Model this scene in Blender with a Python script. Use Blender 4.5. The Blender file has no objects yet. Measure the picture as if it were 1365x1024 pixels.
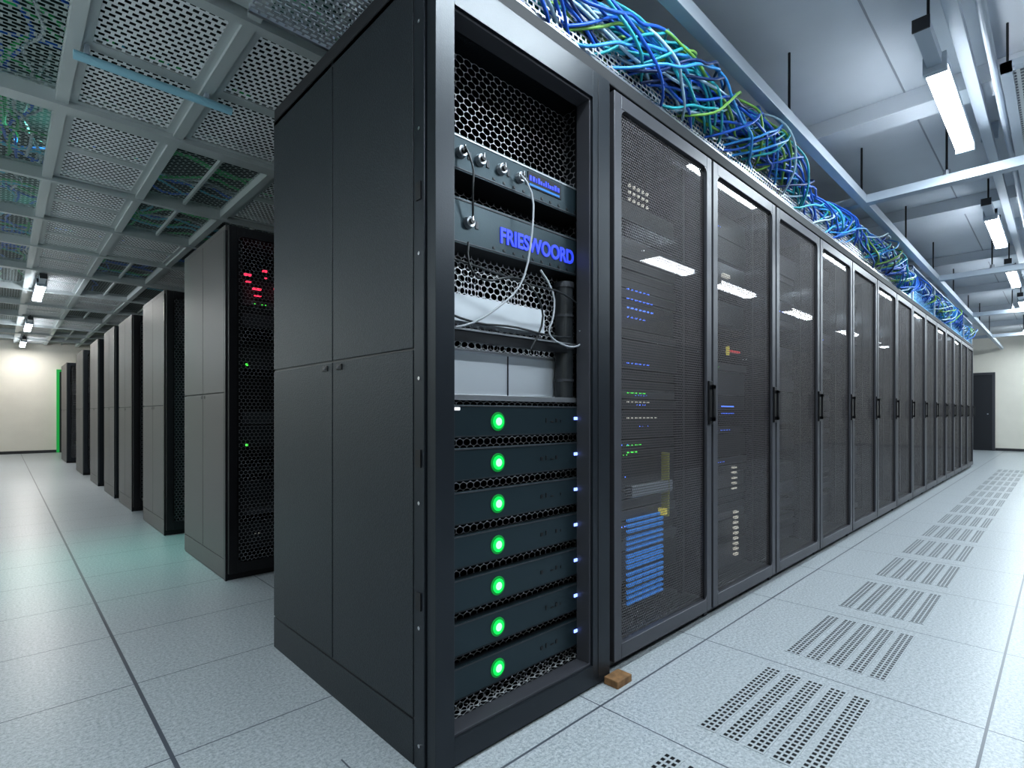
import bpy, math, random
from mathutils import Vector
random.seed(7)
scene = bpy.context.scene
try:
    scene.view_settings.view_transform = 'Standard'
    scene.view_settings.exposure = 0.0
    scene.view_settings.look = 'Medium High Contrast'
except Exception as e:
    print('LOOK', e)

# ------------------------------------------------------------------ materials
def new_mat(name):
    m = bpy.data.materials.new(name); m.use_nodes = True
    nt = m.node_tree
    return m, nt, nt.nodes['Principled BSDF'], nt.nodes['Material Output']

def setp(b, **k):
    for a, v in k.items():
        a = {'base':'Base Color','rough':'Roughness','metal':'Metallic','emit':'Emission Color','es':'Emission Strength','coat':'Coat Weight','croug':'Coat Roughness','spec':'Specular IOR Level','alpha':'Alpha','trans':'Transmission Weight'}[a]
        if a in ('Base Color','Emission Color') and len(v) == 3: v = (*v, 1)
        b.inputs[a].default_value = v

def plain(name, col, rough=0.5, metal=0.0, bump=0.0, bscale=200, var=0.0, **k):
    m, nt, b, o = new_mat(name)
    setp(b, base=col, rough=rough, metal=metal, **k)
    tc = nt.nodes.new('ShaderNodeTexCoord')
    nz = nt.nodes.new('ShaderNodeTexNoise'); nz.inputs['Scale'].default_value = bscale; nz.inputs['Detail'].default_value = 3
    nt.links.new(tc.outputs['Object'], nz.inputs['Vector'])
    if bump > 0:
        bp = nt.nodes.new('ShaderNodeBump'); bp.inputs['Strength'].default_value = bump; bp.inputs['Distance'].default_value = 0.002
        nt.links.new(nz.outputs['Fac'], bp.inputs['Height']); nt.links.new(bp.outputs[0], b.inputs['Normal'])
    if var > 0:
        mr = nt.nodes.new('ShaderNodeMapRange'); mr.inputs[1].default_value = .3; mr.inputs[2].default_value = .7
        mr.inputs[3].default_value = 1-var; mr.inputs[4].default_value = 1+var
        nt.links.new(nz.outputs['Fac'], mr.inputs[0])
        mx = nt.nodes.new('ShaderNodeVectorMath'); mx.operation = 'SCALE'; mx.inputs[0].default_value = col[:3]
        nt.links.new(mr.outputs[0], mx.inputs['Scale']); nt.links.new(mx.outputs[0], b.inputs['Base Color'])
    return m

def emis(name, col, s):
    m, nt, b, o = new_mat(name); setp(b, base=(col[0]*.3, col[1]*.3, col[2]*.3), emit=col, es=s, rough=.4); return m

def M(nt, op, a, b=None, c=None):
    n = nt.nodes.new('ShaderNodeMath'); n.operation = op
    for i, v in enumerate((a, b, c)):
        if v is None: continue
        if isinstance(v, (int, float)): n.inputs[i].default_value = v
        else: nt.links.new(v, n.inputs[i])
    return n.outputs[0]

def axes(nt, plane):
    tc = nt.nodes.new('ShaderNodeTexCoord'); s = nt.nodes.new('ShaderNodeSeparateXYZ')
    nt.links.new(tc.outputs['Object'], s.inputs[0])
    d = {'x': s.outputs[0], 'y': s.outputs[1], 'z': s.outputs[2]}
    return d[plane[0]], d[plane[1]]

def hexmask(nt, plane, cell, thr, asp=1.0):
    u, v = axes(nt, plane)
    def dist(off):
        a = M(nt, 'SUBTRACT', M(nt, 'FRACT', M(nt, 'ADD', M(nt, 'MULTIPLY', u, 1/cell), off+50)), .5)
        b = M(nt, 'MULTIPLY', M(nt, 'SUBTRACT', M(nt, 'FRACT', M(nt, 'ADD', M(nt, 'MULTIPLY', v, 1/(cell*asp*1.732)), off+50)), .5), 1.732)
        return M(nt, 'SQRT', M(nt, 'ADD', M(nt, 'MULTIPLY', a, a), M(nt, 'MULTIPLY', b, b)))
    d = M(nt, 'MINIMUM', dist(0), dist(.5))
    return M(nt, 'GREATER_THAN', d, thr)

def rectmask(nt, plane, cu, cv, fu, fv, stagger=True):
    """1 = metal, 0 = hole"""
    u, v = axes(nt, plane)
    vv = M(nt, 'ADD', M(nt, 'MULTIPLY', v, 1/cv), 100)
    row = M(nt, 'FLOOR', vv)
    uu = M(nt, 'ADD', M(nt, 'MULTIPLY', u, 1/cu), 100)
    if stagger: uu = M(nt, 'ADD', uu, M(nt, 'MULTIPLY', row, .5))
    a = M(nt, 'ABSOLUTE', M(nt, 'SUBTRACT', M(nt, 'FRACT', uu), .5))
    b = M(nt, 'ABSOLUTE', M(nt, 'SUBTRACT', M(nt, 'FRACT', vv), .5))
    hole = M(nt, 'MULTIPLY', M(nt, 'LESS_THAN', a, fu/2), M(nt, 'LESS_THAN', b, fv/2))
    return M(nt, 'SUBTRACT', 1, hole)

def perforated(name, maskfn, col, rough=.4, metal=.6, gloss=0.0):
    m, nt, b, o = new_mat(name)
    setp(b, base=col, rough=rough, metal=metal)
    t = nt.nodes.new('ShaderNodeBsdfTransparent')
    mx = nt.nodes.new('ShaderNodeMixShader')
    nt.links.new(maskfn(nt), mx.inputs[0]); nt.links.new(t.outputs[0], mx.inputs[1]); nt.links.new(b.outputs[0], mx.inputs[2])
    out = mx.outputs[0]
    if gloss > 0:
        g = nt.nodes.new('ShaderNodeBsdfGlossy'); g.inputs['Roughness'].default_value = .015
        m2 = nt.nodes.new('ShaderNodeMixShader'); m2.inputs[0].default_value = gloss; nt.links.new(out, m2.inputs[1]); nt.links.new(g.outputs[0], m2.inputs[2])
        out = m2.outputs[0]
    nt.links.new(out, o.inputs['Surface'])
    return m

dark_panel = plain('charcoal_powdercoat', (.019,.024,.030), .45, .2, bump=.6, bscale=230, var=.25)
taupe_panel = plain('taupe_powdercoat', (.100,.094,.093), .45, .2, bump=.15, bscale=260, var=.05)
frame_grey = plain('door_frame_grey', (.072,.073,.084), .42, .3, bump=.1, bscale=300)
frame_dark = plain('main_frame_dark', (.024,.029,.036), .33, .4, bump=.1, bscale=300)
cap_dark = plain('row_cap_dark', (.016,.018,.022), .7, .0)
black = plain('black_plastic', (.008,.008,.010), .35)
inner = plain('cabinet_interior', (.010,.011,.014), .6)
device = plain('device_face', (.055,.058,.066), .4, .4)
device2 = plain('device_face_dark', (.018,.02,.024), .4, .4)
srv = plain('server_face', (.028,.046,.056), .32, .5, bump=.1, bscale=400)
steel = plain('brushed_steel', (.45,.47,.50), .3, .85)
whitebox = plain('white_sheet_metal', (.60,.64,.69), .35, .1)
white_metal = plain('white_strut', (.44,.50,.57), .4, .2)
screw = plain('screw_zinc', (.6,.6,.62), .25, 1)
wood = plain('wood_block', (.20,.11,.05), .7, bscale=40, var=.3)
rubber = plain('rubber_black', (.022,.025,.028), .3)
pale_pipe = plain('pale_blue_pipe', (.34,.60,.72), .3)
led_g = emis('led_green', (.0,.85,.10), 1.1)
led_gc = emis('led_green_core', (.30,1,.40), 1.6)
led_gh = emis('led_green_halo', (.0,.32,.05), .55)  # dim emissive disc imitates LED glow on the faceplate
led_b = emis('led_blue', (.22,.32,1), 2.6)
led_bt = emis('led_blue_text', (.045,.085,.95), .8)
led_r = emis('led_red', (1,.04,.10), 1.6)
led_rd = emis('led_red_dim', (.7,.05,.06), .6)
led_y = emis('led_yellow', (.75,.65,.1), .5)
led_w = emis('led_white', (.9,.95,1), 1.3)
led_wd = emis('led_white_dim', (.75,.72,.62), .55)
led_blue_soft = emis('led_blue_soft', (.02,.20,.62), .75)
led_blue_mid = emis('led_blue_mid', (.08,.2,1), 2.2)
led_green_s = emis('led_green_small', (.10,1,.1), 1.3)
tube = emis('lamp_tube', (.90,.95,1), 22)
door_mesh = perforated('door_hex_mesh', lambda nt: hexmask(nt, 'xz', .0125, .385), (.085,.077,.081), .6, .1, gloss=.055)
wire_hex = perforated('rack_wire_mesh', lambda nt: hexmask(nt, 'xz', .034, .47, .75), (.80,.82,.85), .35, .3)  # wire colour raised in place of light inside the rack
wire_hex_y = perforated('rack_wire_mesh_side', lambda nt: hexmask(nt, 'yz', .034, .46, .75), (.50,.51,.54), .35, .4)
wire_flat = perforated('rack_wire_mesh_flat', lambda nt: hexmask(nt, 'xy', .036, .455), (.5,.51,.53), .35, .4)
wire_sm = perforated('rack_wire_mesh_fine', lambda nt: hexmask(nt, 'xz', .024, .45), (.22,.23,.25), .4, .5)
wire_sm2 = perforated('rack_wire_mesh_fine_bright', lambda nt: hexmask(nt, 'xz', .028, .455,.8), (.65,.67,.70), .4, .4)  # brightened wire, lit look put into the base colour
tray_v = perforated('tray_mesh_v', lambda nt: rectmask(nt, 'xz', .03, .02, .72, .66), (.42,.45,.47), .35, .5)
tray_h = perforated('tray_mesh_h', lambda nt: rectmask(nt, 'xy', .03, .02, .72, .66), (.42,.44,.47), .35, .5)
perf_white = perforated('perforated_white_panel', lambda nt: rectmask(nt, 'xy', .038, .036, .62, .54), (.82,.84,.86), .45, .1)
perf_dark = perforated('ceiling_dark_mesh', lambda nt: rectmask(nt, 'xy', .060, .030, .78, .66), (.32,.37,.37), .45, .3)
glass_m, nt, b, o = new_mat('blue_glass'); 
t = nt.nodes.new('ShaderNodeBsdfTransparent'); t.inputs[0].default_value = (.72,.88,1,1)
g = nt.nodes.new('ShaderNodeBsdfGlossy'); g.inputs['Roughness'].default_value = .05
mx = nt.nodes.new('ShaderNodeMixShader'); mx.inputs[0].default_value = .12
nt.links.new(t.outputs[0], mx.inputs[1]); nt.links.new(g.outputs[0], mx.inputs[2]); nt.links.new(mx.outputs[0], o.inputs[0])

# floor material
floor_m, nt, b, o = new_mat('raised_floor_laminate')
setp(b, rough=.33, spec=.42)
tc = nt.nodes.new('ShaderNodeTexCoord'); sp = nt.nodes.new('ShaderNodeSeparateXYZ'); nt.links.new(tc.outputs['Object'], sp.inputs[0])
X, Y = sp.outputs[0], sp.outputs[1]
left = M(nt, 'GREATER_THAN', Y, 1.45)
def line(v, off, pitch, w):
    f = M(nt, 'FRACT', M(nt, 'ADD', M(nt, 'MULTIPLY', M(nt, 'SUBTRACT', v, off-pitch/2), 1/pitch), 50))
    return M(nt, 'LESS_THAN', M(nt, 'ABSOLUTE', M(nt, 'SUBTRACT', f, .5)), w/2/pitch)
L = M(nt, 'MAXIMUM', line(X, .36, .77, .006), line(Y, 1.8, .585, .005))
L = M(nt, 'MAXIMUM', L, M(nt, 'LESS_THAN', M(nt, 'ABSOLUTE', M(nt, 'SUBTRACT', X, .36)), .006))
R = M(nt, 'MAXIMUM', line(X, 1.48, .77, .005), line(Y, .17, .93, .008))
ln = M(nt, 'ADD', M(nt, 'MULTIPLY', L, left), M(nt, 'MULTIPLY', R, M(nt, 'SUBTRACT', 1, left)))
nz = nt.nodes.new('ShaderNodeTexNoise'); nz.inputs['Scale'].default_value = 90; nz.inputs['Detail'].default_value = 5; nz.inputs['Roughness'].default_value=.9
nt.links.new(tc.outputs['Object'], nz.inputs['Vector'])
cr = nt.nodes.new('ShaderNodeValToRGB'); nt.links.new(nz.outputs['Fac'], cr.inputs[0])
cr.color_ramp.elements[0].position = .38; cr.color_ramp.elements[0].color = (.22,.245,.265,1)
cr.color_ramp.elements[1].position = .6; cr.color_ramp.elements[1].color = (.47,.50,.525,1)
mc = nt.nodes.new('ShaderNodeMixRGB'); nt.links.new(ln, mc.inputs[0]); nt.links.new(cr.outputs[0], mc.inputs[1]); mc.inputs[2].default_value = (.08,.09,.11,1)
nt.links.new(mc.outputs[0], b.inputs['Base Color'])
vent_m = plain('vent_grille_laminate', (.36,.39,.41), .4)

wall_m = plain('cream_wall_paint', (.72,.69,.62), .6, bscale=3, var=.03)
ceil_m = plain('white_ceiling_paint', (.55,.59,.64), .6, bscale=3, var=.03)
seam_m = plain('ceiling_seam', (.28,.30,.34), .6)
void_m = plain('ceiling_void_shade', (.012,.018,.020), .8)  # near-black colour stands in for the shade above the grid
grid_m = plain('ceiling_grid_metal', (.50,.54,.55), .4, .2)
base_m = plain('dark_baseboard', (.03,.03,.035), .5)
green_m = emis('green_door_frame_glow', (.02,.6,.12), .3)  # green door frame given a faint emission
door_m = plain('dark_door_paint', (.02,.022,.028), .4)

# ------------------------------------------------------------------ mesh builder
class MB:
    def __init__(s): s.v=[]; s.f=[]; s.mi=[]; s.mats=[]
    def m(s, mat):
        if mat not in s.mats: s.mats.append(mat)
        return s.mats.index(mat)
    def box(s, x0,x1,y0,y1,z0,z1, mat):
        n=len(s.v); i=s.m(mat)
        s.v += [(x0,y0,z0),(x1,y0,z0),(x1,y1,z0),(x0,y1,z0),(x0,y0,z1),(x1,y0,z1),(x1,y1,z1),(x0,y1,z1)]
        for f in ((3,2,1,0),(4,5,6,7),(0,1,5,4),(1,2,6,5),(2,3,7,6),(3,0,4,7)):
            s.f.append([n+k for k in f]); s.mi.append(i)
    def quad(s, pts, mat):
        n=len(s.v); s.v += pts; s.f.append(list(range(n, n+len(pts)))); s.mi.append(s.m(mat))
    def cyl(s, p0, p1, r, mat, n=12, r1=None):
        p0=Vector(p0); p1=Vector(p1); d=(p1-p0).normalized(); a=d.orthogonal().normalized(); c=d.cross(a)
        if r1 is None: r1=r
        k=len(s.v); i=s.m(mat)
        for j in range(n):
            t=2*math.pi*j/n; o=a*math.cos(t)+c*math.sin(t)
            s.v.append(tuple(p0+o*r)); s.v.append(tuple(p1+o*r1))
        for j in range(n):
            q=(j+1)%n
            s.f.append([k+2*j,k+2*q,k+2*q+1,k+2*j+1]); s.mi.append(i)
        s.f.append([k+2*j for j in range(n)][::-1]); s.mi.append(i)
        s.f.append([k+2*j+1 for j in range(n)]); s.mi.append(i)
    def mesh(s, name):
        me=bpy.data.meshes.new(name); me.from_pydata(s.v,[],s.f)
        for q in s.mats: me.materials.append(q)
        me.polygons.foreach_set('material_index', s.mi); me.update(); return me
    def obj(s, name, loc=(0,0,0), parent=None, bevel=0):
        ob=bpy.data.objects.new(name, s.mesh(name)); scene.collection.objects.link(ob); ob.location=loc
        if parent: ob.parent=parent
        if bevel:
            md=ob.modifiers.new('bevel','BEVEL'); md.width=bevel; md.segments=2; md.limit_method='ANGLE'
        return ob

def empty(name, loc=(0,0,0)):
    e=bpy.data.objects.new(name,None); scene.collection.objects.link(e); e.location=loc; e.empty_display_size=.2; return e

def curve_obj(name, splines, mats, r, parent=None, loc=(0,0,0)):
    cu=bpy.data.curves.new(name,'CURVE'); cu.dimensions='3D'; cu.bevel_depth=r; cu.bevel_resolution=1; cu.resolution_u=3
    for m in mats: cu.materials.append(m)
    for pts, mi in splines:
        sp=cu.splines.new('NURBS'); sp.points.add(len(pts)-1)
        for k,p in enumerate(pts): sp.points[k].co=(*p,1)
        sp.order_u=3; sp.use_endpoint_u=True; sp.material_index=mi
    ob=bpy.data.objects.new(name,cu); scene.collection.objects.link(ob); ob.location=loc
    if parent: ob.parent=parent
    return ob

# ------------------------------------------------------------------ room shell
XW0,XW1,YW0,YW1=-2.6,19.6,-3.6,18.2
ZC=3.2
q=MB(); q.box(XW0-.1,XW1+.1,YW0-.1,YW1+.1,-.1,0,floor_m); q.obj('floor')
q=MB(); q.box(XW0-.1,XW1+.1,YW0-.1,1.95,ZC,ZC+.1,ceil_m)
q.box(XW0-.1,XW1+.1,1.95,YW1+.1,ZC,ZC+.1,void_m); q.obj('ceiling')
q=MB(); q.box(XW0-.1,XW1+.1,YW1,YW1+.1,0,ZC,wall_m); q.obj('wall_north')
q=MB(); q.box(XW0-.1,XW1+.1,YW0-.1,YW0,0,ZC,wall_m); q.obj('wall_south')
q=MB(); q.box(XW1,XW1+.1,YW0,YW1,0,ZC,wall_m); q.obj('wall_east')
q=MB(); q.box(XW0-.1,XW0,YW0,YW1,0,ZC,wall_m); q.obj('wall_west')
q=MB(); q.box(XW0,XW1,YW1-.02,YW1,0,.07,base_m); q.obj('baseboard_north')
q=MB(); q.box(XW1-.02,XW1,YW0,YW1-.02,0,.07,base_m); q.obj('baseboard_east')
q=MB(); q.box(XW1-.06,XW1-.02,1.36,2.3,.0,2.08,door_m); q.box(XW1-.08,XW1-.02,1.30,1.36,0,2.14,frame_grey); q.box(XW1-.08,XW1-.02,2.3,2.36,0,2.14,frame_grey); q.box(XW1-.08,XW1-.02,1.36,2.3,2.08,2.14,frame_grey)
q.cyl((XW1-.06,1.45,1.0),(XW1-.12,1.45,1.0),.015,steel); q.obj('door_1')
q=MB(); q.box(1.1,2.0,YW1-.06,YW1-.02,0,2.1,door_m); q.box(1.04,1.1,YW1-.08,YW1-.02,0,2.16,green_m); q.box(2.0,2.06,YW1-.08,YW1-.02,0,2.16,green_m); q.box(1.1,2.0,YW1-.08,YW1-.02,2.1,2.16,green_m); q.obj('door_2')
q=MB()
for x in (2.0,4.45,7.0,9.5,12.0,14.5,17.0): q.box(x,x+.22,YW0,1.93,ZC-.12,ZC,ceil_m)
q.obj('ceiling_beams', bevel=.004)
q=MB()
for y in (-1.9,-.6,.75): q.box(XW0,XW1,y,y+.010,ZC-.004,ZC+.001,seam_m)
q.obj('trim_ceiling_seams')
q=MB(); q.box(XW0,XW1,1.93,1.97,2.78,ZC,grid_m); q.obj('trim_ceiling_fascia')

# ------------------------------------------------------------------ suspended perforated ceiling (left)
ZG=2.8
g_=empty('suspended_ceiling')
grid=MB(); pw=MB(); pd=MB()
xs=[-2.6,-1.2,-.45,.25,.82,1.45,2.1,3.0,4.2,6,8,10,12,14,16,18,19.6]
ys=[1.97,2.55,4.0,5.3,6.4,7.5,8.76,10.2,11.6,13.0,14.4,15.8,17.0,18.2]
for x in xs[1:-1]: grid.box(x-.028,x+.028,1.97,18.2,ZG-.03,ZG+.05,grid_m)
for i,y in enumerate(ys[1:-1]):
    w=.055 if y in (4.0,8.76) else .022
    grid.box(-2.6,19.6,y-w,y+w,ZG-.045,ZG+.06,grid_m)
for i in range(len(xs)-1):
    for j in range(len(ys)-1):
        x0,x1,y0,y1=xs[i]+.028,xs[i+1]-.028,ys[j]+.05,ys[j+1]-.05
        white=(i==3) or (i==4 and j in (1,4,7,9)) or (i==5 and j in (1,2,5,8)) or (i not in (2,3,4,5) and (i+j)%3==0)
        if white:
            ny=max(1,round((y1-y0)/.6))
            for k in range(ny):
                a=y0+(y1-y0)*k/ny; c=y0+(y1-y0)*(k+1)/ny
                z=ZG-.005
                pw.quad([(x0+.04,a+.04,z),(x0+.04,c-.04,z),(x1-.04,c-.04,z),(x1-.04,a+.04,z)],perf_white)
                pw.box(x0+.02,x1-.02,a+.02,c-.02,z+.05,z+.055,void_m)  # black backing sheet, paints the shade seen through the panel holes
                for (u0,u1,v0,v1) in ((x0,x1,a,a+.04),(x0,x1,c-.04,c),(x0,x0+.04,a+.04,c-.04),(x1-.04,x1,a+.04,c-.04)):
                    pw.box(u0,u1,v0,v1,z-.006,z+.01,grid_m)
        else:
            z=ZG+.03
            pd.quad([(x0,y0,z),(x0,y1,z),(x1,y1,z),(x1,y0,z)],perf_dark)
            a=(x0+x1)/2; grid.box(a-.01,a+.01,y0,y1,ZG+.0,ZG+.03,grid_m)
grid.obj('ceiling_grid_bars',parent=g_); pw.obj('perforated_white_panels',parent=g_); pd.obj('dark_mesh_panels',parent=g_)
q=MB(); y=3.3
q.cyl((.25,y,2.73),(.95,y,2.73),.022,pale_pipe,16)
for x in (.30,.82): q.box(x-.01,x+.01,y-.024,y+.024,2.745,2.79,white_metal)
q.obj('pale_ceiling_pipe',parent=g_)
cb=[emis('cable_blue_a',(.03,.18,.8),.05),emis('cable_cyan',(.1,.6,.8),.06),emis('cable_green',(.05,.6,.2),.06),plain('cable_white',(.6,.65,.7),.4)]  # coloured cables get a slight self-glow in place of light falling on them
for m,c in zip(cb[:3],[(.03,.13,.55),(.08,.40,.55),(.04,.35,.12)]):
    setp(m.node_tree.nodes['Principled BSDF'],base=c)
spl=[]
for k in range(170):
    y=random.uniform(2.0,10); x=random.uniform(-1,1.0); z=random.uniform(2.9,3.12); mi=random.choice([0,1,2,2,0,3])
    if k%2:
        pts=[(x+.18*i, y+random.uniform(-.15,.15), z+random.uniform(-.04,.04)) for i in range(10)]
    else:
        pts=[(x+random.uniform(-.1,.1), y+.25*i, z+random.uniform(-.04,.04)) for i in range(10)]
    spl.append((pts,mi))
curve_obj('overhead_cabling',spl,cb,.010)

# ------------------------------------------------------------------ server cabinets
def cabinet(W,D,H,side,frame,meshmat,seed,special=None,led_density=1.0):
    rnd=random.Random(seed); q=MB()
    T=.02
    q.box(.008,T,.02,D-.02,.1,H-.02,inner); q.box(W-T,W-.008,.02,D-.02,.1,H-.02,inner)
    q.box(T,W-T,D-.04,D-.02,.1,H-.02,inner)
    q.box(.0,W,.0,D,H-.03,H,side); q.box(.004,W-.004,.01,D-.005,.0,.10,black)
    for xa,xb in ((0,.012),(W-.012,W)):
        for ya,yb in ((.03,D*.5-.003),(D*.5+.003,D-.0)):
            q.box(xa,xb,ya,yb,.13,H*.53-.003,side); q.box(xa,xb,ya,yb,H*.53+.003,H-.03,side)
        q.box(xa,xb,.0,.027,.0,H-.03,frame)
        q.box(xa+.001,xb-.001,.03,D,.01,.126,side)
    q.box(-.002,.004,D*.5-.05,D*.5-.02,H*.53-.03,H*.53-.008,black)
    q.box(-.002,.004,D*.5+.02,D*.5+.05,H*.53-.03,H*.53-.008,black)
    a,bb=.010,W-.006; zt=H-.005; zb=.045; y0,y1=-.035,-.004
    s=.048
    q.box(a,a+s,y0,y1,zb,zt,frame); q.box(bb-s,bb,y0,y1,zb,zt,frame)
    q.box(a+s,bb-s,y0,y1,zt-.055,zt,frame); q.box(a+s,bb-s,y0,y1,zb,zb+.06,frame)
    for cx,sx in ((a+s,1),(bb-s,-1)):
        for cz,sz in ((zb+.06,1),(zt-.055,-1)):
            r=.035; pts=[(cx,y0+.001,cz)]
            for k in range(6):
                an=math.pi/2*k/5; pts.append((cx+sx*r*(1-math.sin(an)),y0+.001,cz+sz*r*(1-math.cos(an))))
            if sx*sz<0: pts=pts[::-1]
            q.quad(pts,frame)
    l=.010
    q.box(a+s,a+s+l,y0+.012,y1,zb+.06,zt-.055,black); q.box(bb-s-l,bb-s,y0+.012,y1,zb+.06,zt-.055,black)
    q.quad([(a+s+l,-.018,zb+.06),(bb-s-l,-.018,zb+.06),(bb-s-l,-.018,zt-.055),(a+s+l,-.018,zt-.055)],meshmat)
    hx=bb-.026
    q.box(hx-.017,hx+.017,y0-.010,y0,.95,1.16,black); q.box(hx-.011,hx+.011,y0-.030,y0-.018,.965,1.14,black)
    q.box(hx-.011,hx+.011,y0-.03,y0,.965,.985,black); q.box(hx-.011,hx+.011,y0-.03,y0,1.12,1.14,black)
    q.box(.09,.115,.06,.09,.12,H-.05,device2); q.box(W-.115,W-.09,.06,.09,.12,H-.05,device2)
    z=.14
    while z<H-.2:
        h=rnd.choice([.044,.044,.088,.132])
        if rnd.random()<.75:
            m=rnd.choice([device2,device2,device,inner]); fy=.09+rnd.uniform(0,.02)
            q.box(.115,W-.115,fy,D*.75,z+.003,z+h-.003,m)
            if rnd.random()<.5*led_density:
                lm=rnd.choice([led_green_s,led_blue_mid,led_blue_mid,led_wd,led_blue_mid]); n=rnd.randint(2,8); xx=rnd.uniform(.14,W-.42)
                for k in range(n):
                    if rnd.random()<.7: q.box(xx+k*.022,xx+k*.022+.008,fy-.003,fy,z+h*.4,z+h*.4+.005,lm)
        z+=h
    if special=='a':
        for r in range(5):
            for c in range(5):
                for k in range(3): q.box(.27+c*.060,.27+c*.060+.050,.075,.089,.17+r*.078+k*.024,.17+r*.078+k*.024+.013,led_blue_soft)
        for z0,n,mm in ((1.54,6,led_blue_mid),(1.50,7,led_blue_mid),(1.46,7,led_blue_mid),(1.42,5,led_blue_mid),(1.22,6,led_blue_mid),(1.09,5,led_green_s),(1.05,6,led_wd),(.98,8,led_wd),(.86,4,led_green_s),(.83,3,led_green_s)):
            for k in range(n): q.box(.27+k*.032,.27+k*.032+.012,.078,.086,z0,z0+.005,mm)
        for k in range(5):
            for r in range(3): q.box(.28+k*.035,.295+k*.035,.078,.086,1.93+r*.03,1.942+r*.03,led_wd)
        q.box(.26,.60,.05,.088,.64,.69,steel); q.box(.56,.572,.05,.088,.52,.82,plain('yellow_cable',(.28,.27,.05),.5))
        q.box(.53,.55,.05,.088,.53,.56,led_y)
    if special=='b':
        for k in range(9): q.box(.51,.55,.07,.088,.19+k*.03,.203+k*.03,led_wd)
        for k in range(5): q.box(.49,.53,.07,.088,.57+k*.03,.580+k*.03,led_wd)
        for k in range(4): q.box(.46+k*.03,.480+k*.03,.07,.088,1.35,1.363,led_rd)
        q.box(.42,.43,.07,.088,1.33,1.38,led_y)
        q.box(.36,.44,.07,.088,1.76,1.78,led_wd)
        for k in range(5):
            for r in range(2): q.box(.36+k*.03,.370+k*.03,.07,.088,1.0+r*.04,1.005+r*.04,led_blue_mid)
    if special=='red':
        for (u,v,w) in ((.12,1.86,.04),(.17,1.78,.05),(.23,1.9,.025),(.30,1.8,.04),(.33,1.9,.03)): q.box(u,u+w,.04,.06,v,v+.012,led_r); q.box(u+.01,u+w,.04,.06,v-.04,v-.034,led_r)
        for zz in (1.3,.80): q.box(.13,.145,.05,.06,zz,zz+.014,led_green_s)
    return q

PITCH=.83; X0=1.685; FY=1.23; HR=2.25
meshes=[]
for s in range(6):
    sp_={0:'a',1:'b'}.get(s)
    meshes.append(cabinet(.826,1.12,HR,dark_panel,frame_grey,door_mesh,s+11,sp_, 1.0).mesh('server_cabinet_%d'%s))
NR=14
def inst(me,loc,rot=0):
    ob=bpy.data.objects.new('server_cabinet',me); scene.collection.objects.link(ob); ob.location=loc; ob.rotation_euler=(0,0,rot)
    md=ob.modifiers.new('bevel','BEVEL'); md.width=.0025; md.segments=1; md.limit_method='ANGLE'
for i in range(NR): inst(meshes[i if i<6 else 2+(i%4)],(X0+PITCH*i,FY,0))
for i in range(16): inst(meshes[2+(i%4)],(1.2+PITCH*i,-2.35,0),math.pi)
XE=X0+PITCH*NR
q=MB(); q.box(.845,XE,FY-.035,FY+1.12,HR+.003,HR+.055,cap_dark)
q.obj('cabinet_row_cap',bevel=.004)

rows=[(3.47,.98,2.13),(5.12,.90,2.02),(6.62,.82,2.02),(7.78,.86,2.04),(9.25,.88,2.04),(11.1,1.1,2.05),(14.1,1.3,2.05)]
for r,(y,D,H) in enumerate(rows):
    for i in range(5 if r==0 else 4):
        q=cabinet(.84,D,H,taupe_panel,black if r<3 else frame_dark,wire_sm,100+r*7+i,'red' if (r==0 and i==0) else None,.3)
        q.obj('server_cabinet',(.965+i*.845,y,0),bevel=.0025)

# ------------------------------------------------------------------ main open rack
mr=empty('open_server_rack')
q=MB(); xa,xb=.845,1.672; D=1.124; ya=1.23; yb=ya+D; H=2.25
ym=1.794; zs=1.185
for y0,y1 in ((ya+.055,ym-.003),(ym+.003,yb)):
    q.box(xa,xa+.018,y0,y1,.135,zs-.003,dark_panel); q.box(xa,xa+.018,y0,y1,zs+.003,H,dark_panel)
q.box(xa+.004,xa+.02,ya+.05,yb-.002,.0,H,black)
q.box(xa,xa+.018,ya+.055,yb,.0,.128,dark_panel)
for y in (ym-.075,ym+.035): q.box(xa-.005,xa+.005,y,y+.04,zs-.032,zs-.012,black); 
for y in (ym-.065,ym+.045): q.box(xa-.008,xa-.003,y,y+.018,zs-.028,zs-.018,frame_grey)
q.box(xa,xa+.035,ya-.0,ya+.05,0,H,frame_dark)
q.box(xb-.02,xb,ya,yb,0,H,dark_panel); q.box(xa+.02,xb-.02,yb-.02,yb,0,H,inner)
q.box(xa,xb,ya,yb,H-.02,H,dark_panel); q.box(xa+.02,xb-.02,ya+.01,yb-.02,.03,.06,inner)
q.box(xa+.03,xb-.01,ya+.01,yb,.0,.03,black)
q.obj('cabinet_shell',parent=mr,bevel=.0025)
q=MB(); fa,fb=.852,1.650; ia,ib=.917,1.548; y0,y1=1.185,1.225
q.box(fa,ia,y0,y1,.012,2.25,frame_dark); q.box(ib,fb,y0,y1,.012,2.25,frame_dark)
q.box(ia,ib,y0,y1,2.150,2.25,frame_dark); q.box(ia,ib,y0,y1,.012,.085,frame_dark)
q.box(ia,ia+.008,y0+.010,y1+.03,.085,2.150,frame_grey); q.box(ib-.008,ib,y0+.010,y1+.03,.085,2.150,frame_grey)
q.box(ia+.008,ib-.008,y0+.010,y1+.03,2.142,2.150,frame_grey); q.box(ia+.008,ib-.008,y0+.010,y1+.03,.085,.093,frame_grey)
q.box(ib+.03,ib+.034,y0-.002,y0,.03,2.23,black)
q.box(fb+.002,1.672,1.20,1.235,.0,2.25,black)
q.obj('door_frame',parent=mr,bevel=.003)
q=MB()
for z in (.12,.45,.80,1.15,1.5,1.85,2.15): q.cyl((xa-.003,ya+.022,z-.05),(xa,ya+.022,z-.05),.0055,screw,10)
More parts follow.
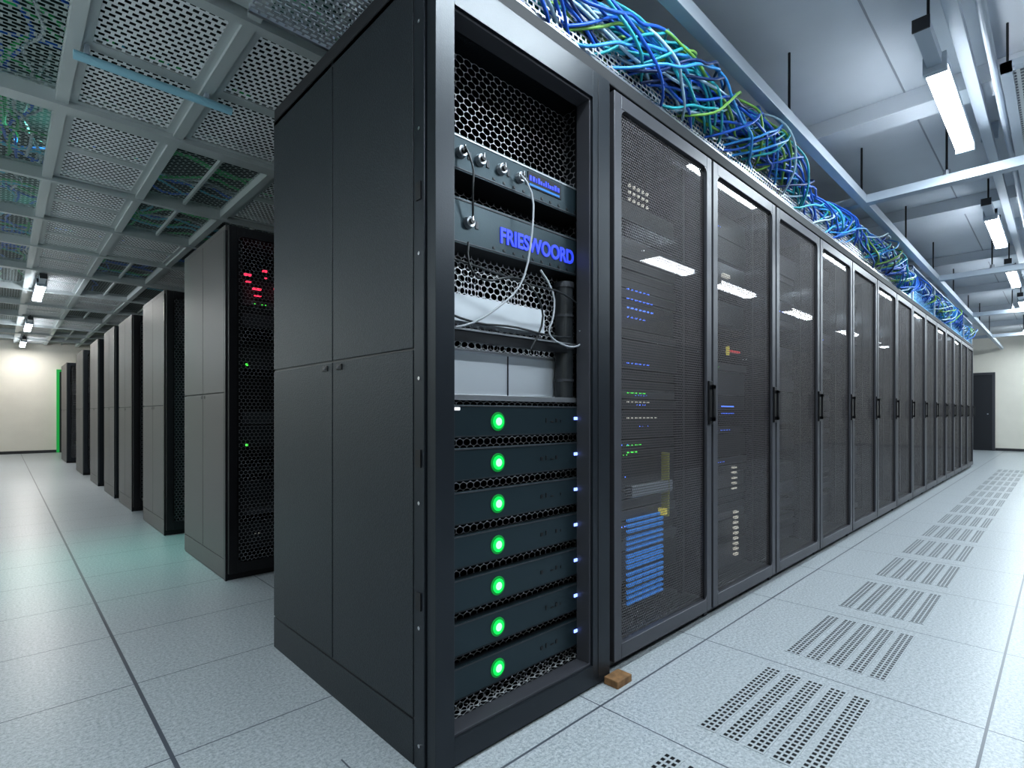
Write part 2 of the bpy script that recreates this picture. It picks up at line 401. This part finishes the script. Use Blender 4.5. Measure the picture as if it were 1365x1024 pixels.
for z in (.45,.85,1.6): q.box(xa-.004,xa,ya+.012,ya+.036,z,z+.05,black)
q.obj('post_screws',parent=mr)
q=MB()
q.quad([(.87,1.40,1.06),(1.65,1.40,1.06),(1.65,1.40,2.2),(.87,1.40,2.2)],wire_hex)
q.quad([(1.63,1.25,.06),(1.63,1.40,.06),(1.63,1.40,2.2),(1.63,1.25,2.2)],wire_hex_y)
q.quad([(.90,1.25,.10),(1.63,1.25,.10),(1.63,1.40,.10),(.90,1.40,.10)],wire_flat)
q.quad([(.90,1.295,.06),(1.63,1.295,.06),(1.63,1.295,1.06),(.90,1.295,1.06)],wire_sm2)
q.quad([(.90,1.34,1.20),(1.63,1.34,1.20),(1.63,1.34,1.52),(.90,1.34,1.52)],wire_sm2)
q.obj('wire_mesh_screens',parent=mr)
q=MB()
for x in (.905,1.605): 
    q.box(x-.02,x+.02,1.275,1.30,.07,2.2,black)
    for k in range(48): q.box(x-.005,x+.005,1.273,1.275,.1+k*.044,.11+k*.044,device)
q.box(.91,1.62,1.262,1.275,1.042,1.060,steel); q.box(.91,1.62,1.275,1.39,1.042,1.05,device)
q.box(.91,1.62,1.27,1.30,1.225,1.265,device2); q.box(.91,1.62,1.265,1.27,1.256,1.262,steel)
q.obj('mounting_rails',parent=mr,bevel=.001)
q=MB()
q.box(.925,1.42,1.305,1.38,1.290,1.375,whitebox)
q.box(.925,1.60,1.345,1.38,1.063,1.205,whitebox); q.box(1.27,1.274,1.340,1.345,1.063,1.205,device); q.box(.92,1.60,1.330,1.345,1.2,1.210,steel)
q.obj('white_patch_shelves',parent=mr,bevel=.002)
q=MB(); q.cyl((1.522,1.30,1.052),(1.522,1.30,1.47),.034,rubber,28); 
for z in (1.12,1.24,1.36): q.cyl((1.522,1.30,z),(1.522,1.30,z+.010),.037,device,28)
q.cyl((1.522,1.30,1.47),(1.522,1.30,1.49),.038,device,28)
q.obj('cable_conduit',parent=mr)
def unit(name,z0,z1,fy,knobs):
    q=MB(); q.box(.915,1.605,fy,1.38,z0,z1,device2); q.box(.905,1.615,fy-.006,fy,z0,z1,srv)
    q.box(.91,1.60,fy-.008,fy-.006,z0+.004,z0+.008,device); q.box(.91,1.60,fy-.008,fy-.006,z1-.010,z1-.004,steel if len(knobs)>1 else device)
    for x in knobs:
        zz=(z0+z1)/2
        q.cyl((x,fy-.006,zz),(x,fy-.022,zz),.019,steel,20,.016); q.cyl((x,fy-.022,zz),(x,fy-.030,zz),.009,black,12); q.box(x-.002,x+.002,fy-.032,fy-.022,zz,zz+.016,screw)
        q.box(x+.028,x+.040,fy-.009,fy-.006,zz-.012,zz+.012,device)
    for k in range(10): q.box(1.13+k*.045,1.14+k*.045,fy-.008,fy-.006,z0+.012,z0+.020,black)
    return q.obj(name,parent=mr,bevel=.0015)
unit('upper_switch_panel',1.735,1.845,1.270,(1.00,1.075,1.165,1.25))
unit('lower_switch_panel',1.515,1.655,1.270,(1.03,))
def text(name,s,size,x,y,z,mat,sx=1,ext=.002,off=.0018):
    cu=bpy.data.curves.new(name,'FONT'); cu.body=s; cu.size=size; cu.extrude=ext; cu.offset=off; cu.materials.append(mat)
    ob=bpy.data.objects.new(name,cu); scene.collection.objects.link(ob); ob.location=(x,y,z); ob.rotation_euler=(math.pi/2,0,0); ob.scale=(sx,1,1); ob.parent=mr
    return ob
text('display_text','FRIESWOORD',.070,1.16,1.262,1.555,led_bt,.84)
q=MB(); q.box(1.29,1.46,1.261,1.264,1.775,1.826,device2); q.box(1.295,1.45,1.259,1.261,1.779,1.786,led_blue_soft)
rr=random.Random(5); x=1.296
while x<1.45:
    w=rr.uniform(.004,.012); hh=rr.uniform(.010,.020); q.box(x,x+w,1.259,1.261,1.796,1.796+hh,led_bt); x+=w+rr.uniform(.003,.006)
q.obj('small_blue_display',parent=mr)
cabw=plain('cable_grey',(.35,.37,.4),.4); 
curve_obj('loose_patch_cables',[
 ([(1.23,1.240,1.79),(1.27,1.215,1.75),(1.26,1.21,1.6),(1.23,1.22,1.42),(1.12,1.23,1.33),(1.03,1.25,1.27),(.98,1.26,1.26)],0),
 ([(.94,1.27,1.47),(1.1,1.25,1.45),(1.3,1.24,1.43),(1.45,1.24,1.44),(1.58,1.26,1.40)],1),
 ([(1.35,1.26,1.50),(1.40,1.24,1.44),(1.40,1.24,1.34),(1.37,1.25,1.28),(1.43,1.245,1.25),(1.51,1.24,1.24),(1.57,1.24,1.27),(1.54,1.24,1.31)],0),
 ([(.94,1.26,1.30),(1.05,1.26,1.275),(1.2,1.25,1.29),(1.4,1.25,1.27),(1.5,1.25,1.28)],1),
 ([(1.02,1.25,1.52),(1.00,1.24,1.45),(1.07,1.24,1.40),(1.22,1.24,1.46),(1.33,1.24,1.40),(1.36,1.25,1.30),(1.30,1.26,1.22)],1),
 ([(1.0,1.24,1.80),(1.02,1.22,1.74),(1.01,1.22,1.68),(1.03,1.24,1.60)],1)],[cabw,rubber],.0036,parent=mr)
for k in range(7):
    zc=.978-.131*k; q=MB(); h=.050
    q.box(-.02,.660,.012,.035,-h+.004,h-.004,device2)
    q.box(-.032,.668,0,.014,-h,h,srv)
    q.box(-.032,.668,-.002,.0,h-.006,h-.002,device); q.box(-.032,.668,-.002,0,-h+.002,-h+.005,device2)
    for x in (-.02,.655):
        q.cyl((x,-.002,h-.02),(x,-.0,h-.02),.005,screw,10); q.cyl((x,-.002,-h+.02),(x,0,-h+.02),.005,screw,10)
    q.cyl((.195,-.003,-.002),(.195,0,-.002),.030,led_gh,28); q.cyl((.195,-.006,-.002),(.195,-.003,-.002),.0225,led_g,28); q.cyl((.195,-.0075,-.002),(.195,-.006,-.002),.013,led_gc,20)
    q.box(.575,.610,-.004,0,.000,.011,led_b)
    for j,(w,hh) in enumerate(((.012,.012),(.006,.016),(.016,.005),(.010,.014),(.004,.010))):
        if (j+k)%5!=0: q.box(.395+j*.026,.395+j*.026+w,-.002,0,-.008,-.008+hh,black)
    if k==0: q.box(-.01,.04,-.004,0,.033,.042,led_w)
    q.obj('rack_server_%d'%(k+1),(.948,1.254,zc),bevel=.0015,parent=mr)
q=MB(); q.box(1.61,1.70,1.12,1.182,0,.028,wood); q.obj('wooden_shim',bevel=.003)

# ------------------------------------------------------------------ cable tray + bundle
TY0,TY1=1.25,1.90; TZ0,TZ1=2.36,2.48
q=MB()
q.quad([(.6,TY0,TZ0),(XE,TY0,TZ0),(XE,TY0,TZ1),(.6,TY0,TZ1)],tray_v); q.quad([(.6,TY0,TZ0),(XE,TY0,TZ0),(XE,TY1,TZ0),(.6,TY1,TZ0)],tray_h)
q.quad([(.6,TY1,TZ0),(XE,TY1,TZ0),(XE,TY1,2.70),(.6,TY1,2.70)],tray_v)
for y,z in ((TY0,TZ1),(TY0,TZ0),(TY1,TZ0)): q.box(.6,XE,y-.006,y+.006,z-.006,z+.006,steel)
x=.9
while x<XE: 
    q.box(x-.012,x+.012,TY0,TY1,TZ0-.03,TZ0-.004,steel); q.box(x-.012,x+.012,TY0+.05,TY0+.08,HR+.057,TZ0-.03,steel); q.box(x-.012,x+.012,TY1-.08,TY1-.05,HR+.057,TZ0-.03,steel); x+=1.2
q.obj('wire_cable_tray')
cmats=[plain('cable_blue',(.018,.105,.48),.35),plain('cable_sky',(.05,.30,.70),.35),plain('cable_pale',(.36,.52,.64),.35),plain('cable_teal',(.03,.34,.40),.35),plain('cable_lime',(.18,.38,.08),.4),plain('cable_navy',(.008,.03,.12),.4)]
spl=[]
rnd=random.Random(3)
def centre(x): return (1.34+.05*math.sin(x*1.7)+.02*math.sin(x*5), 2.535+.035*math.sin(x*2.3+1)+.02*math.sin(x*4.1))
for k in range(240):
    ph=rnd.uniform(0,6.28); rr=.115*math.sqrt(rnd.random()); fr=rnd.uniform(1.2,5.0)*rnd.choice([-1,1]); a0=rnd.uniform(0,6.28)
    xs_=rnd.choice([.5,.5,.5,rnd.uniform(.5,8)]); xe=rnd.choice([XE-.1,XE-.1,xs_+rnd.uniform(1.5,6),8]); xe=min(xe,XE-.1)
    pts=[]; x=xs_
    while x<xe:
        cy,cz=centre(x); an=a0+fr*x; r2=rr*(1+.5*math.sin(x*1.9+ph))
        y=cy+r2*math.cos(an)*1.3+rnd.uniform(-.02,.02); z=cz+r2*math.sin(an)+rnd.uniform(-.02,.02)
        pts.append((x,y,z)); x+=rnd.uniform(.06,.13)
    if len(pts)>4: spl.append((pts,rnd.choice([0,0,0,1,1,2,3,3,4,5])))
for k in range(130):
    x=rnd.uniform(.8,10.0); cy,cz=centre(x); R_=rnd.uniform(.05,.12); pts=[]
    for j in range(12):
        t=j/11*6.6; pts.append((x+R_*1.6*math.cos(t)+.02*j, cy-.03+rnd.uniform(-.06,.05), cz-.01+R_*math.sin(t)*.9))
    spl.append((pts,rnd.choice([0,1,1,2,3,0,5,4])))
curve_obj('network_cable_bundle',spl,cmats,.0068)
q=MB(); q.box(7.6,XE,1.215,1.223,HR+.057,2.70,glass_m)
for x in (7.6,9.1,10.6,12.1,XE-.02): q.box(x,x+.02,1.21,1.228,HR+.057,2.70,white_metal)
q.box(7.6,XE,1.21,1.228,2.70,2.72,white_metal); q.obj('glass_containment_panel')

# ------------------------------------------------------------------ overhead struts
q=MB(); zs_=2.78
q.box(.3,19.5,1.13,1.19,zs_-.035,zs_+.035,white_metal)
for x in (5.2,8.9,12.6,16.3): q.box(x-.045,x+.045,-3.1,1.60,zs_-.034,zs_+.034,white_metal)
for x in (1.2,3.46,5.13,6.9,8.6,10.4,12.2,14,16): q.cyl((x,1.16,zs_+.03),(x,1.16,ZC),.008,black,8); q.cyl((x,1.16,zs_+.03),(x,1.16,zs_+.06),.02,steel,8)
for x in (5.2,8.9,12.6,16.3):
    for y in (.62,-1.4): q.cyl((x,y,zs_+.035),(x,y,ZC),.008,black,8); q.cyl((x,y,zs_+.035),(x,y,zs_+.08),.022,steel,8)
q.box(1.86,1.91,.75,1.92,2.82,2.87,black)
q.obj('overhead_strut_frame',bevel=.002)
q=MB()
q.box(.5,19.5,.36,.42,3.02,3.07,white_metal); q.cyl((.5,.28,3.0),(19.5,.28,3.0),.02,white_metal,10)
for x in (2.6,5.4,8.2,11,13.8,16.6): q.box(x-.015,x+.015,.34,.44,3.07,ZC,white_metal); q.box(x-.01,x+.01,.27,.29,3.0,ZC,white_metal)
q.obj('overhead_conduit',bevel=.002)
q=MB()
for (x0,x1) in ((4.05,5.6),(5.75,7.3)):
    y0,y1=-.6,.25; z=2.95
    q.quad([(x0+.05,y0+.05,z),(x0+.05,y1-.05,z),(x1-.05,y1-.05,z),(x1-.05,y0+.05,z)],perf_white)
    q.box(x0,x1,y1-.05,y1,z-.02,z+.02,white_metal); q.box(x0,x1,y0,y0+.05,z-.02,z+.02,white_metal); q.box(x0,x0+.05,y0,y1,z-.02,z+.02,white_metal); q.box(x1-.05,x1,y0,y1,z-.02,z+.02,white_metal)
    q.box(x0+.02,x1-.02,y0+.02,y1-.02,z+.021,z+.03,seam_m)
    for x in (x0+.03,x1-.03):
        for y in (y0+.03,y1-.03): q.cyl((x,y,z+.03),(x,y,ZC),.006,black,6)
q.obj('perforated_ceiling_vent')

# ------------------------------------------------------------------ lamps
def lampmesh(w):
    q=MB()
    q.box(-.66,.62,-w-.007,w+.007,.02,.06,white_metal); q.box(-.66,-.62,-w-.010,w+.010,-.03,.062,white_metal); q.box(.62,.65,-w-.010,w+.010,-.03,.062,white_metal)
    q.box(-.61,.61,-w,w,-.030,.018,tube)
    q.box(-1.05,-.66,-.032,.032,.0,.055,white_metal); q.box(-1.06,-1.05,-.036,.036,-.004,.059,device)
    for x_ in (-.85,.45): q.cyl((x_,0,.06),(x_,0,ZC-2.9),.007,black,8)
    return q.mesh('ceiling_tube_lamp')
lm1=lampmesh(.042); lm2=lampmesh(.085)
def lamp(x,y,z,ax,power=24,col=(.82,.95,1),me=None,up=0):
    ob=bpy.data.objects.new('ceiling_tube_lamp',me or lm1); scene.collection.objects.link(ob); ob.location=(x,y,z)
    if ax=='y': ob.rotation_euler=(0,0,math.pi/2)
    ld=bpy.data.lights.new('tube_light','AREA'); ld.shape='RECTANGLE'; ld.size=1.2; ld.size_y=.08; ld.energy=power; ld.color=col
    lo=bpy.data.objects.new('tube_light',ld); scene.collection.objects.link(lo); lo.parent=ob; lo.location=(0,0,-.037)
    if up:  # added upward fill to brighten the ceiling, separate from the tube
        ld=bpy.data.lights.new('ceiling_fill_light','AREA'); ld.shape='RECTANGLE'; ld.size=1.1; ld.size_y=.06; ld.energy=up; ld.color=col
        lo=bpy.data.objects.new('ceiling_fill_light',ld); scene.collection.objects.link(lo); lo.parent=ob; lo.location=(0,0,.068); lo.rotation_euler=(math.pi,0,0)
for x in (-1.2,1.55,4.33,7.5,10.2,12.9,15.6,18.2): lamp(x,.49,2.9,'x',up=.5)
for x in (.0,3.0,5.9,7.9,10.7,13.9,17): lamp(x,-1.0,2.86,'x',power=22,me=lm2,up=8)
for y in (9.8,13.8,17.2): lamp(.38,y,2.68,'y',21,(1,.95,.88))
for y in (3.0,6.4,10,14): lamp(-1.5,y,2.25,'y',22,(.84,.98,1),up=18)  # unseen lamps added to brighten the left floor and ceiling panels
def teal(x,y,z,e):  # added teal fill for floor tint and ceiling void, no fixture behind it
    ld=bpy.data.lights.new('teal_fill_light','AREA'); ld.shape='RECTANGLE'; ld.size=.7; ld.size_y=.1; ld.energy=e; ld.color=(.25,1,.8)
    if z<2.9: ld.spread=math.radians(60)
    lo=bpy.data.objects.new('teal_fill_light',ld); scene.collection.objects.link(lo); lo.location=(x,y,z)
    if z>2.9: lo.rotation_euler=(math.pi,0,0)
for a in ((.62,4.6,2.7,3),(.8,2.9,2.95,4),(.4,5.3,3.0,4),(.4,7.5,3.0,4),(-.5,3.5,3.0,4)): teal(*a)
w=bpy.data.worlds.new('world'); scene.world=w; w.use_nodes=True; w.node_tree.nodes['Background'].inputs[0].default_value=(.5,.6,.7,1); w.node_tree.nodes['Background'].inputs[1].default_value=.3

# ------------------------------------------------------------------ perforated floor tiles
tm=MB()
Lx,Ly=.57,.37
for s in range(5):
    yy=-Ly/2+s*Ly/5+.010
    y1_=yy+Ly/5-.022
    tm.quad([(-Lx/2,yy,.0),(Lx/2,yy,.0),(Lx/2,y1_,.0),(-Lx/2,y1_,.0)],black)  # black sheet painted as the shaded void below the slots
    n=24
    for j in range(n+1):
        a=-Lx/2+j*Lx/n; tm.box(a-.0046,a+.0046,yy,y1_,.0002,.0010,vent_m)
    for j in range(4):
        a=yy+j*(y1_-yy)/3; tm.box(-Lx/2-.0046,Lx/2+.0046,a-.0028,a+.0028,.0002,.0011,vent_m)
tme=tm.mesh('floor_vent_tile')
for i in range(-1,15):
    ob=bpy.data.objects.new('floor_vent_tile',tme); scene.collection.objects.link(ob); ob.location=(1.90+.77*i,.64,.0008)

# ------------------------------------------------------------------ camera
cd=bpy.data.cameras.new('camera'); cam=bpy.data.objects.new('camera',cd); scene.collection.objects.link(cam)
cd.sensor_width=36; cd.lens=708/1365*36; cd.shift_y=40/1365; cd.clip_start=.05
cam.location=(0,0,1); cam.rotation_euler=(math.pi/2,0,math.radians(46.1-90))
scene.camera=cam
